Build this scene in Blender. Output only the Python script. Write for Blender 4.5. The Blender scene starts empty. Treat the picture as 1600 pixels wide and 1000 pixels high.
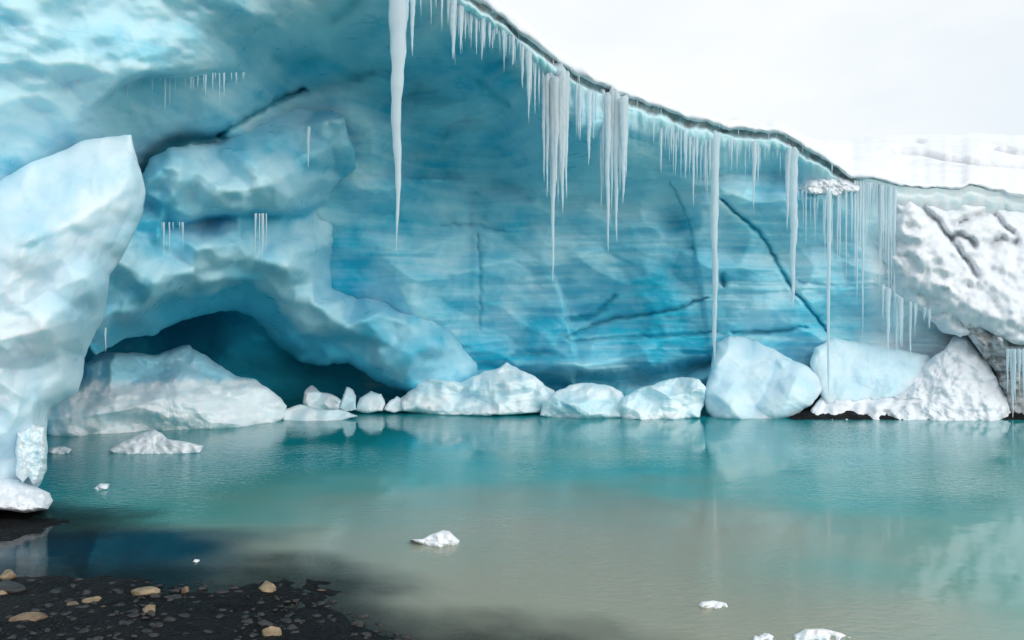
import bpy, math, random
import numpy as np
from mathutils import Vector

random.seed(7)
S = bpy.context.scene
COL = S.collection
R = math.radians

# ------------------------------------------------------------------ camera, sky, sun, exposure
CAM_H = 2.2
F = 1200.0                                   # focal length in units of the 1600 px wide photograph
cam_d = bpy.data.cameras.new('camera')
cam_d.lens = 27.0; cam_d.sensor_width = 36.0
cam_d.clip_start = 0.1; cam_d.clip_end = 2000
cam = bpy.data.objects.new('camera', cam_d); COL.objects.link(cam)
cam.location = (0, 0, CAM_H); cam.rotation_euler = (R(90), 0, 0)
S.camera = cam

SUN_EL, SUN_AZ = R(28), R(138)               # azimuth measured clockwise from +Y: behind the camera, to the right
world = bpy.data.worlds.new('World'); S.world = world; world.use_nodes = True
nt = world.node_tree; nt.nodes.clear()
w_out = nt.nodes.new('ShaderNodeOutputWorld'); w_bg = nt.nodes.new('ShaderNodeBackground')
w_sky = nt.nodes.new('ShaderNodeTexSky'); w_sky.sky_type = 'NISHITA'; w_sky.sun_disc = False
w_sky.sun_elevation = SUN_EL; w_sky.sun_rotation = SUN_AZ
w_sky.air_density = 1.0; w_sky.dust_density = 3.0
w_hs = nt.nodes.new('ShaderNodeHueSaturation'); w_hs.inputs['Saturation'].default_value = 0.35
w_hs.inputs['Value'].default_value = 1.2
w_tc = nt.nodes.new('ShaderNodeTexCoord'); w_map = nt.nodes.new('ShaderNodeMapping')
w_map.inputs['Scale'].default_value = (1.6, 1.6, 4.0)
w_no = nt.nodes.new('ShaderNodeTexNoise'); w_no.inputs['Scale'].default_value = 1.5
w_no.inputs['Detail'].default_value = 5; w_no.inputs['Roughness'].default_value = 0.5
w_rmp = nt.nodes.new('ShaderNodeValToRGB')
w_rmp.color_ramp.elements[0].position = 0.36; w_rmp.color_ramp.elements[0].color = (5.2, 5.65, 5.95, 1)
w_rmp.color_ramp.elements[1].position = 0.62; w_rmp.color_ramp.elements[1].color = (6.1, 6.25, 6.35, 1)
w_mix = nt.nodes.new('ShaderNodeMixRGB'); w_mix.inputs[0].default_value = 0.88
L = nt.links.new
L(w_tc.outputs['Generated'], w_map.inputs[0]); L(w_map.outputs[0], w_no.inputs['Vector'])
L(w_no.outputs['Fac'], w_rmp.inputs[0]); L(w_sky.outputs[0], w_hs.inputs['Color'])
L(w_hs.outputs[0], w_mix.inputs[1]); L(w_rmp.outputs[0], w_mix.inputs[2])
L(w_mix.outputs[0], w_bg.inputs[0]); w_bg.inputs[1].default_value = 0.1
L(w_bg.outputs[0], w_out.inputs[0])

sun_d = bpy.data.lights.new('sun', 'SUN'); sun_d.energy = 0.85; sun_d.angle = R(60); sun_d.color = (1.0, 0.97, 0.93)
sun = bpy.data.objects.new('sun', sun_d); COL.objects.link(sun)
sdir = Vector((math.sin(SUN_AZ) * math.cos(SUN_EL), math.cos(SUN_AZ) * math.cos(SUN_EL), math.sin(SUN_EL)))
sun.rotation_euler = sdir.to_track_quat('Z', 'Y').to_euler(); sun.location = sdir * 60

S.view_settings.view_transform = 'Standard'; S.view_settings.look = 'None'
S.view_settings.exposure = 0.76; S.view_settings.gamma = 1.0
S.cycles.max_bounces = 12; S.cycles.diffuse_bounces = 9; S.cycles.glossy_bounces = 4
S.cycles.transmission_bounces = 6; S.cycles.caustics_reflective = False; S.cycles.caustics_refractive = False
S.cycles.use_denoising = True

# ------------------------------------------------------------------ numeric helpers
def pix(px, py, Y):
    """point at depth Y (m) that stands at photograph pixel (px, py)"""
    px = np.asarray(px, float); py = np.asarray(py, float); Y = np.asarray(Y, float)
    return np.stack([(px - 800) / F * Y, Y + 0 * px, CAM_H - (py - 500) / F * Y], -1)

def water_y(py): return CAM_H * F / (py - 500.0)

_rng = np.random.RandomState(11)
_perm = _rng.permutation(256); _perm = np.concatenate([_perm, _perm, _perm])
_grad = _rng.randn(256, 3); _grad /= np.linalg.norm(_grad, axis=1)[:, None]
def perlin(x, y, z=0.0):
    x, y, z = np.broadcast_arrays(np.asarray(x, float), np.asarray(y, float), np.asarray(z, float))
    xi = np.floor(x).astype(int); yi = np.floor(y).astype(int); zi = np.floor(z).astype(int)
    xf, yf, zf = x - xi, y - yi, z - zi
    u, v, w = [t * t * t * (t * (t * 6 - 15) + 10) for t in (xf, yf, zf)]
    xi &= 255; yi &= 255; zi &= 255
    def g(i, j, k):
        h = _perm[_perm[_perm[(xi + i) & 255] + ((yi + j) & 255)] + ((zi + k) & 255)] & 255
        q = _grad[h]
        return q[..., 0] * (xf - i) + q[..., 1] * (yf - j) + q[..., 2] * (zf - k)
    def lerp(a, b, t): return a + t * (b - a)
    return lerp(lerp(lerp(g(0,0,0), g(1,0,0), u), lerp(g(0,1,0), g(1,1,0), u), v),
                lerp(lerp(g(0,0,1), g(1,0,1), u), lerp(g(0,1,1), g(1,1,1), u), v), w) * 1.5
def fbm(x, y, z=0.0, oct=4, gain=0.5):
    a, s, t = 1.0, 1.0, 0.0
    for o in range(oct):
        t = t + a * perlin(x * s + 17.3 * o, y * s - 9.1 * o, np.asarray(z) * s + 3.7 * o); a *= gain; s *= 2.03
    return t
def facet(x, y, seed=0):
    """piecewise planar noise: flat triangular facets meeting in creases"""
    wx = x + 0.35 * perlin(x * 0.9, y * 0.9, seed + 0.5); wy = y + 0.35 * perlin(x * 0.9, y * 0.9, seed + 7.5)
    s = (wx + wy) * 0.3660254; i = np.floor(wx + s); j = np.floor(wy + s)
    a = wx + s - i; b = wy + s - j
    def h(i, j): return ((np.sin(i * 127.1 + j * 311.7 + seed * 74.7) * 43758.5453) % 1.0) * 2 - 1
    lo = a > b
    return np.where(lo, h(i, j) * (1 - a) + h(i + 1, j) * (a - b) + h(i + 1, j + 1) * b,
                        h(i, j) * (1 - b) + h(i, j + 1) * (b - a) + h(i + 1, j + 1) * a)
class Rbf:
    def __init__(self, pts, smooth=0.0):
        p = np.array(pts, float); self.c = p[:, :2] / 100; d = p[:, 2]; n = len(p)
        K = self.k(self.c[:, None] - self.c[None]) + smooth * np.eye(n)
        P = np.hstack([np.ones((n, 1)), self.c]); A = np.zeros((n + 3, n + 3))
        A[:n, :n] = K; A[:n, n:] = P; A[n:, :n] = P.T
        s = np.linalg.lstsq(A, np.concatenate([d, [0, 0, 0]]), rcond=None)[0]; self.w = s[:n]; self.p = s[n:]
    @staticmethod
    def k(d):
        r2 = (d ** 2).sum(-1); return 0.5 * r2 * np.log(r2 + 1e-9)
    def __call__(self, x, y):
        q = np.stack([np.asarray(x, float), np.asarray(y, float)], -1) / 100; sh = q.shape[:-1]; q = q.reshape(-1, 2)
        out = np.zeros(len(q)) + self.p[0] + q @ self.p[1:]
        for c, w in zip(self.c, self.w): out += w * self.k(q - c)
        return out.reshape(sh)
class Tri:
    """hand-placed facets: flat triangles between the given points, creases eased over a few pixels"""
    def __init__(self, pts, soft=4.0):
        from mathutils.geometry import delaunay_2d_cdt
        p = np.array(pts, float); self.rbf = Rbf(pts, 0.001); self.soft = soft
        r = delaunay_2d_cdt([Vector(q[:2]) for q in p.tolist()], [], [], 0, 1e-4)
        vz = [p[o[0], 2] for o in r[3]]; self.t = [[(r[0][i].x, r[0][i].y, vz[i]) for i in f] for f in r[2]]
    def one(self, x, y):
        out = self.rbf(x, y)
        for (a, b, c) in self.t:
            den = (b[1] - c[1]) * (a[0] - c[0]) + (c[0] - b[0]) * (a[1] - c[1])
            if abs(den) < 1e-6: continue
            u = ((b[1] - c[1]) * (x - c[0]) + (c[0] - b[0]) * (y - c[1])) / den
            v = ((c[1] - a[1]) * (x - c[0]) + (a[0] - c[0]) * (y - c[1])) / den
            m = (u >= -1e-6) & (v >= -1e-6) & (u + v <= 1 + 1e-6)
            out = np.where(m, u * a[2] + v * b[2] + (1 - u - v) * c[2], out)
        return out
    def __call__(self, x, y):
        x = x + 2.0 * fbm(x / 30, y / 30, 0.7, 3); y = y + 2.0 * fbm(x / 30, y / 30, 8.7, 3); k = self.soft
        return sum(self.one(x + a * k, y + b * k) for a, b in ((0, 0), (1, .4), (-.4, 1), (-1, -.4), (.4, -1))) / 5
def poly_dist(px, py, line):
    """distance in px to a polyline and the parameter 0..1 along it"""
    best = np.full(px.shape, 1e9); par = np.zeros(px.shape); n = len(line) - 1
    for i in range(n):
        (ax, ay), (bx, by) = line[i], line[i + 1]; dx, dy = bx - ax, by - ay
        t = np.clip(((px - ax) * dx + (py - ay) * dy) / (dx * dx + dy * dy), 0, 1)
        d = np.hypot(px - ax - t * dx, py - ay - t * dy); m = d < best
        best = np.where(m, d, best); par = np.where(m, (i + t) / n, par)
    return best, par
def sstep(x, a, b):
    t = np.clip((x - a) / (b - a), 0, 1); return t * t * (3 - 2 * t)

# ------------------------------------------------------------------ object helpers
def mesh_obj(name, verts, faces, mat, parent=None, origin=None, smooth=True, attrs=None):
    v = np.asarray(verts, float)
    if parent is None and origin is None:
        origin = (float(v[:, 0].mean()), float(v[:, 1].mean()), float(v[:, 2].min()))
    if origin is None: origin = (0, 0, 0)
    me = bpy.data.meshes.new(name); me.from_pydata((v - np.array(origin)).tolist(), [], faces)
    if smooth: me.polygons.foreach_set('use_smooth', [True] * len(me.polygons))
    for k, a in (attrs or {}).items():
        at = me.attributes.new(k, 'FLOAT', 'POINT'); at.data.foreach_set('value', np.asarray(a, np.float32).ravel())
    me.materials.append(mat); me.update()
    o = bpy.data.objects.new(name, me); COL.objects.link(o)
    if parent is None: o.location = origin
    else: o.parent = parent
    return o
def tag(o, label=None, cat=None, group=None, kind=None):
    if label: o['label'] = label
    if cat: o['category'] = cat
    if group: o['group'] = group
    if kind: o['kind'] = kind
    return o
def grid_faces(nr, nc, wrap=False, off=0):
    f = []; m = nc if wrap else nc - 1
    for i in range(nr - 1):
        a = off + i * nc
        for j in range(m):
            k = (j + 1) % nc
            f.append((a + j, a + nc + j, a + nc + k, a + k))
    return f

# ------------------------------------------------------------------ materials
def new_mat(name):
    m = bpy.data.materials.new(name); m.use_nodes = True; t = m.node_tree
    b = t.nodes['Principled BSDF']; return m, t, b
def N(t, kind, **kw):
    n = t.nodes.new(kind)
    for k, v in kw.items():
        if k in n.inputs: n.inputs[k].default_value = v
        else: setattr(n, k, v)
    return n
def ramp(t, src, stops):
    r = t.nodes.new('ShaderNodeValToRGB'); e = r.color_ramp.elements
    while len(e) < len(stops): e.new(0.5)
    for q, (p, c) in zip(e, stops):
        q.position = p; q.color = (c, c, c, 1) if isinstance(c, (int, float)) else (*c, 1)
    t.links.new(src, r.inputs[0]); return r.outputs[0]
def noise(t, vec, scale, detail=4, rough=0.5, dist=0.0):
    n = N(t, 'ShaderNodeTexNoise', Scale=scale, Detail=detail, Roughness=rough, Distortion=dist)
    t.links.new(vec, n.inputs['Vector']); return n.outputs['Fac']
def mapping(t, vec, scale=(1, 1, 1), rot=(0, 0, 0)):
    m = t.nodes.new('ShaderNodeMapping'); m.inputs['Scale'].default_value = scale
    m.inputs['Rotation'].default_value = rot; t.links.new(vec, m.inputs[0]); return m.outputs[0]
def mathn(t, op, a, b=None, clamp=False):
    n = t.nodes.new('ShaderNodeMath'); n.operation = op; n.use_clamp = clamp
    for i, q in enumerate((a, b)):
        if q is None: continue
        if isinstance(q, (int, float)): n.inputs[i].default_value = q
        else: t.links.new(q, n.inputs[i])
    return n.outputs[0]
def mixc(t, fac, a, b):
    n = t.nodes.new('ShaderNodeMixRGB')
    for i, q in enumerate((fac, a, b)):
        if isinstance(q, (int, float)): n.inputs[i].default_value = q
        elif isinstance(q, tuple): n.inputs[i].default_value = (*q, 1)
        else: t.links.new(q, n.inputs[i])
    return n.outputs[0]
def bump(t, h, strength, dist, prev=None):
    b = N(t, 'ShaderNodeBump', Strength=strength, Distance=dist); t.links.new(h, b.inputs['Height'])
    if prev is not None: t.links.new(prev, b.inputs['Normal'])
    return b.outputs[0]
def attr(t, name):
    a = t.nodes.new('ShaderNodeAttribute'); a.attribute_name = name; return a.outputs['Fac']
def pos(t): return t.nodes.new('ShaderNodeNewGeometry').outputs['Position']

def ice_material(name, white, blue, bias=0.5, contrast=0.22, strata=0.0, rough=0.32, bumps=1.0, use_attr=False, sss=0.5, drip=0.0):
    """glacier ice: bubbly pale ice mixed with clear blue ice, foliation in nearly level bands"""
    m, t, b = new_mat(name); p = pos(t)
    big = noise(t, p, 0.55, 4, 0.55, 0.6)
    mid = noise(t, p, 2.3, 5, 0.6, 0.3)
    fac = mathn(t, 'ADD', mathn(t, 'MULTIPLY', big, 0.62), mathn(t, 'MULTIPLY', mid, 0.38))
    lay = noise(t, mapping(t, p, (0.35, 0.35, 7.0), (0, R(-1.5), 0)), 1.0, 4, 0.6, 0.15)
    if strata > 0:
        fac = mathn(t, 'ADD', fac, mathn(t, 'MULTIPLY', mathn(t, 'SUBTRACT', lay, 0.5), strata))
    if use_attr: fac = mathn(t, 'ADD', fac, attr(t, 'pale'))
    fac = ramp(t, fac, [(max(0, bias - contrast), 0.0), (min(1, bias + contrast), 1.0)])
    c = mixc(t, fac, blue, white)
    if use_attr:
        c = mixc(t, attr(t, 'vein'), c, (0.025, 0.42, 0.54))
        fr = ramp(t, mid, [(0.35, 0.45), (0.6, 0.95)])
        c = mixc(t, mathn(t, 'MULTIPLY', attr(t, 'frost'), fr), c, (0.84, 0.89, 0.92))
        dirt_n = noise(t, mapping(t, p, (1, 1, 0.5)), 5.0, 5, 0.7)
        dn = ramp(t, dirt_n, [(0.3, 0.35), (0.6, 1.0)])
        c = mixc(t, mathn(t, 'MULTIPLY', attr(t, 'dirt'), dn, True), c, (0.19, 0.185, 0.185))
    t.links.new(c, b.inputs['Base Color'])
    fine = noise(t, p, 14.0, 5, 0.6)
    n1 = bump(t, mid, 0.35 * bumps, 0.12)
    n2 = bump(t, fine, 0.30 * bumps, 0.025, n1)
    if strata > 0: n2 = bump(t, lay, 0.35 * strata, 0.05, n2)
    if drip > 0:
        dr = noise(t, mapping(t, p, (9, 9, 0.5)), 1.0, 3, 0.5); n2 = bump(t, dr, drip, 0.05, n2)
    t.links.new(n2, b.inputs['Normal'])
    t.links.new(ramp(t, mid, [(0.3, rough - 0.1), (0.7, rough + 0.18)]), b.inputs['Roughness'])
    b.inputs['IOR'].default_value = 1.31
    if sss > 0:
        b.inputs['Subsurface Weight'].default_value = sss
        b.inputs['Subsurface Radius'].default_value = (0.25, 0.8, 1.0); b.inputs['Subsurface Scale'].default_value = 0.5
    return m

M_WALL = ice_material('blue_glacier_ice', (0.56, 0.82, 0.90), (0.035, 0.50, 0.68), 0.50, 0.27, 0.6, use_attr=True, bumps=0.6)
M_SLAB = ice_material('pale_slab_ice', (0.64, 0.78, 0.84), (0.20, 0.57, 0.72), 0.52, 0.26, bumps=0.45)
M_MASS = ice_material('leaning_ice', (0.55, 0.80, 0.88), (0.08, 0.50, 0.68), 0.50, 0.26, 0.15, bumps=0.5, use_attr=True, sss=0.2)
M_PALE = ice_material('bright_bubbly_ice', (0.75, 0.85, 0.90), (0.40, 0.66, 0.78), 0.46, 0.26, bumps=0.4, use_attr=True)
M_BERG = ice_material('berg_ice', (0.86, 0.93, 0.96), (0.38, 0.72, 0.84), 0.40, 0.22, bumps=0.22, sss=0.35, use_attr=True)
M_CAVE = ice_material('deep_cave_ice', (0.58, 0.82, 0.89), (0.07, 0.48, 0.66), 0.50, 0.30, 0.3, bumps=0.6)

def snow_material(name, base=(0.80, 0.82, 0.85), dirt=0.0, scale=1.0, lines=False):
    m, t, b = new_mat(name); p = pos(t)
    n = noise(t, p, 3.0 * scale, 6, 0.62); f = noise(t, p, 22.0 * scale, 5, 0.6)
    c = mixc(t, ramp(t, n, [(0.3, 0.0), (0.62, 1.0)]), (0.70, 0.74, 0.79), base)
    if dirt > 0:
        d = noise(t, mapping(t, p, (0.6, 0.6, 2.2)), 2.4 * scale, 6, 0.7, 0.4)
        c = mixc(t, mathn(t, 'MULTIPLY', ramp(t, d, [(0.52, 0.0), (0.68, 1.0)]), dirt), c, (0.16, 0.15, 0.15))
    if lines: c = mixc(t, mathn(t, 'MULTIPLY', attr(t, 'dirt'), ramp(t, f, [(0.35, 0.25), (0.6, 0.75)])), c, (0.28, 0.28, 0.29))
    t.links.new(c, b.inputs['Base Color']); b.inputs['Roughness'].default_value = 0.65
    b.inputs['Specular IOR Level'].default_value = 0.62
    n1 = bump(t, n, 0.35, 0.10); t.links.new(bump(t, f, 0.25, 0.02, n1), b.inputs['Normal'])
    return m
M_SNOW = snow_material('clean_snow')
M_FIELD = snow_material('windpacked_snow', dirt=0.0, scale=0.5, lines=True)
M_RUBBLE = snow_material('gritty_snow', dirt=0.4, scale=1.6)
M_BANK = snow_material('crusted_snow', lines=True, scale=1.4)
M_DIRTY = snow_material('dirty_ice', base=(0.42, 0.41, 0.41), dirt=0.95, scale=1.8)

def icicle_material():
    m, t, b = new_mat('icicle_ice'); p = pos(t)
    n = noise(t, mapping(t, p, (10, 10, 2.5)), 1.0, 3, 0.5)
    t.links.new(mixc(t, n, (0.80, 0.90, 0.95), (0.93, 0.97, 0.98)), b.inputs['Base Color'])
    b.inputs['Roughness'].default_value = 0.16; b.inputs['IOR'].default_value = 1.31
    b.inputs['Transmission Weight'].default_value = 0.12
    t.links.new(bump(t, n, 0.3, 0.02), b.inputs['Normal'])
    tr = t.nodes.new('ShaderNodeBsdfTranslucent'); tr.inputs[0].default_value = (0.84, 0.94, 0.98, 1)
    mx = t.nodes.new('ShaderNodeMixShader'); mx.inputs[0].default_value = 0.5
    out = [q for q in t.nodes if q.type == 'OUTPUT_MATERIAL'][0]
    t.links.new(b.outputs[0], mx.inputs[1]); t.links.new(tr.outputs[0], mx.inputs[2]); t.links.new(mx.outputs[0], out.inputs[0])
    return m
M_ICICLE = icicle_material()

def rock_material(name, c1, c2):
    m, t, b = new_mat(name); p = pos(t)
    n = noise(t, p, 9.0, 6, 0.65); f = noise(t, p, 60.0, 4, 0.6)
    t.links.new(mixc(t, ramp(t, n, [(0.35, 0.0), (0.65, 1.0)]), c1, c2), b.inputs['Base Color'])
    b.inputs['Roughness'].default_value = 0.55
    n1 = bump(t, n, 0.6, 0.03); t.links.new(bump(t, f, 0.4, 0.006, n1), b.inputs['Normal'])
    return m
M_TAN = rock_material('tan_rock', (0.13, 0.09, 0.05), (0.34, 0.26, 0.16))
M_BROWN = rock_material('brown_rock', (0.08, 0.055, 0.035), (0.22, 0.15, 0.09))
M_GREY = rock_material('grey_rock', (0.006, 0.006, 0.008), (0.032, 0.03, 0.031))

def gravel_material():
    m, t, b = new_mat('black_gravel'); p = pos(t)
    v = N(t, 'ShaderNodeTexVoronoi', Scale=26.0); t.links.new(p, v.inputs['Vector'])
    v2 = N(t, 'ShaderNodeTexVoronoi', Scale=75.0); t.links.new(p, v2.inputs['Vector'])
    n = noise(t, p, 1.6, 5, 0.6)
    c = mixc(t, v.outputs['Color'], (0.002, 0.003, 0.004), (0.011, 0.011, 0.013))
    c = mixc(t, ramp(t, n, [(0.4, 0.0), (0.75, 0.5)]), c, (0.014, 0.0135, 0.014))
    t.links.new(c, b.inputs['Base Color']); b.inputs['Roughness'].default_value = 0.6
    b.inputs['Specular IOR Level'].default_value = 0.1
    n1 = bump(t, v.outputs['Distance'], 0.9, 0.03); t.links.new(bump(t, v2.outputs['Distance'], 0.6, 0.01, n1), b.inputs['Normal'])
    return m
M_GRAVEL = gravel_material()

def water_material():
    m, t, b = new_mat('glacial_melt_water'); p = pos(t)
    # rock flour hangs in the near, stirred water; the far water under the ice is clearer and teal; a clear pocket lies by the left shore
    clear = attr(t, 'clear'); shal = attr(t, 'shallow')
    c = ramp(t, attr(t, 'silt'), [(0.0, (0.006, 0.26, 0.28)), (0.45, (0.10, 0.30, 0.265)), (1.0, (0.275, 0.28, 0.215))])
    c = mixc(t, clear, c, (0.004, 0.04, 0.07))
    c = mixc(t, mathn(t, 'MULTIPLY', shal, 0.8), c, (0.03, 0.04, 0.042))
    t.links.new(c, b.inputs['Base Color'])
    b.inputs['Roughness'].default_value = 0.045; b.inputs['IOR'].default_value = 1.333; b.inputs['Specular IOR Level'].default_value = 0.62
    rip = noise(t, mapping(t, p, (1.0, 2.2, 1)), 7.0, 3, 0.55, 0.4)
    swell = noise(t, mapping(t, p, (0.5, 1.6, 1)), 1.3, 2, 0.5)
    # wind-ruffled patches
    pat = noise(t, p, 0.22, 2, 0.5)
    calm = ramp(t, pat, [(0.42, 0.05), (0.60, 1.0)])
    bn = t.nodes.new('ShaderNodeBump'); bn.inputs['Distance'].default_value = 0.02
    t.links.new(rip, bn.inputs['Height']); t.links.new(mathn(t, 'MULTIPLY', calm, 0.5), bn.inputs['Strength'])
    t.links.new(bump(t, swell, 0.06, 0.05, bn.outputs[0]), b.inputs['Normal'])
    # see-through where the water is thin over the gravel
    trn = t.nodes.new('ShaderNodeBsdfTransparent'); trn.inputs[0].default_value = (0.45, 0.62, 0.68, 1)
    lw = t.nodes.new('ShaderNodeFresnel'); lw.inputs[0].default_value = 1.333
    see = mathn(t, 'MULTIPLY', mathn(t, 'MAXIMUM', mathn(t, 'MULTIPLY', clear, 0.3), mathn(t, 'MULTIPLY', shal, 0.75)), mathn(t, 'SUBTRACT', 1.0, lw.outputs[0]), True)
    mx = t.nodes.new('ShaderNodeMixShader'); out = [q_ for q_ in t.nodes if q_.type == 'OUTPUT_MATERIAL'][0]
    t.links.new(see, mx.inputs[0]); t.links.new(b.outputs[0], mx.inputs[1]); t.links.new(trn.outputs[0], mx.inputs[2])
    t.links.new(mx.outputs[0], out.inputs[0])
    return m
M_WATER = water_material()

# ------------------------------------------------------------------ the glacier: rim line, ice wall, snowfield
RX = [-700, -300, 0, 250, 400, 600, 700, 745, 800, 850, 900, 960, 1040, 1110, 1170, 1215, 1250, 1290, 1330, 1375, 1420, 1470, 1520, 1600, 1700, 1900]
RY = [-560, -480, -410, -300, -225, -95, -28, 0, 40, 82, 116, 144, 173, 195, 204, 208, 226, 252, 277, 283, 293, 296, 292, 308, 318, 330]
DX = [-700, 0, 400, 600, 745, 870, 1100, 1330, 1450, 1600, 1900]
DY = [6.5, 8.4, 10.0, 11.2, 12.5, 14.0, 16.4, 17.7, 18.6, 19.2, 20.5]
def rim_y(px): return np.interp(px, RX, RY)
def rim_d(px): return np.interp(px, DX, DY)

ctrl = []
for x in (-700, -400, -150, 100, 350, 550, 700, 820, 940, 1060, 1180, 1300, 1420, 1540, 1680, 1850):
    ctrl.append((x, rim_y(x) + 14, rim_d(x)))
    ctrl.append((x, rim_y(x) + 70, rim_d(x) + 0.55))
ctrl += [(-600, 100, 6.3), (-600, 500, 6.8), (-600, 720, 7.2), (-250, 100, 7.6), (-250, 500, 8.8), (-250, 720, 10.5),
         (0, 60, 9.3), (100, 150, 10.0), (60, 250, 10.3), (60, 420, 11.6), (60, 640, 14.0), (200, 40, 10.2), (300, 100, 11.0),
         (230, 200, 12.0), (330, 195, 13.2), (420, 60, 12.3), (470, 130, 14.6), (520, 60, 13.2), (540, 180, 15.2), (580, 110, 14.8),
         (300, 300, 15.4), (400, 300, 16.0), (560, 280, 16.4), (500, 380, 17.0), (350, 420, 17.5),
         (640, 120, 15.2), (660, 240, 17.0), (640, 360, 18.2), (640, 500, 18.8), (640, 620, 19.6), (640, 720, 19.8),
         (230, 520, 21.2), (330, 520, 19.6), (360, 580, 19.8), (200, 560, 21.0), (430, 540, 19.4), (505, 592, 21.6), (330, 640, 20.0), (330, 720, 20.5), (150, 720, 17.0),
         (780, 200, 16.4), (780, 320, 18.0), (780, 460, 19.2), (780, 600, 19.9), (780, 720, 20.0),
         (920, 280, 17.6), (920, 400, 18.8), (920, 520, 19.7), (920, 620, 20.2), (920, 720, 20.2),
         (1060, 330, 18.1), (1060, 450, 18.9), (1060, 560, 19.8), (1060, 720, 20.0),
         (1180, 330, 18.3), (1180, 450, 18.8), (1180, 560, 19.4), (1180, 720, 19.6),
         (1300, 380, 18.5), (1300, 520, 18.9), (1300, 720, 19.3), (1420, 400, 18.9), (1420, 560, 19.0), (1420, 720, 19.2),
         (1550, 420, 19.6), (1550, 720, 19.8), (1700, 500, 20.2), (1700, 720, 20.4), (1850, 720, 21.0)]
wall_rbf = Rbf(ctrl, 0.002)

CRACKS = [  # polyline, half width px, depth m, clear-ice vein
    ([(1128, 312), (1150, 332), (1180, 357), (1196, 375), (1215, 412), (1240, 455), (1262, 478), (1292, 518)], 4.2, 0.26, 0.95),
    ([(885, 527), (925, 508), (960, 497), (1000, 493), (1060, 482), (1105, 465)], 3.6, 0.30, 0.55),
    ([(885, 500), (930, 492), (962, 462)], 6.5, 0.28, 0.55),
    ([(890, 533), (960, 528), (1060, 524), (1120, 518)], 4.0, 0.22, 0.5),
    ([(1145, 520), (1200, 518), (1262, 511)], 5.0, 0.30, 0.6),
    ([(800, 555), (850, 552), (880, 556)], 7.0, 0.22, 0.5),
    ([(1048, 285), (1066, 320), (1080, 360), (1086, 400)], 3.2, 0.16, 0.6),
    ([(1128, 428), (1131, 446)], 6.0, 0.30, 0.8),
    ([(748, 365), (751, 440), (750, 520)], 2.6, 0.16, 0.35),
    ([(750, 128), (775, 150), (795, 165)], 8.0, 0.25, 0.7),
    ([(690, 352), (740, 350), (790, 362)], 4.0, 0.10, 0.5),
    ([(905, 592), (960, 596), (1010, 592), (1060, 584), (1110, 566)], 11.0, 1.1, 0.6),
    ([(800, 590), (860, 600), (890, 604)], 10.0, 0.8, 0.5),
    ([(340, 212), (380, 188), (430, 158), (476, 139)], 6.0, 0.42, 0.85),
    ([(218, 285), (232, 252), (262, 228), (300, 218), (345, 214)], 11.0, 0.4, 0.9),
    ([(474, 140), (520, 128), (580, 112)], 13.0, 0.2, 0.5),
    ([(522, 30), (545, 14), (575, -20)], 9.0, 0.15, 0.5),
    ([(430, 90), (470, 100), (500, 92)], 14.0, 0.12, 0.5),
    ([(1250, 440), (1300, 447), (1370, 445)], 4.0, 0.10, 0.25),
]
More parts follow.
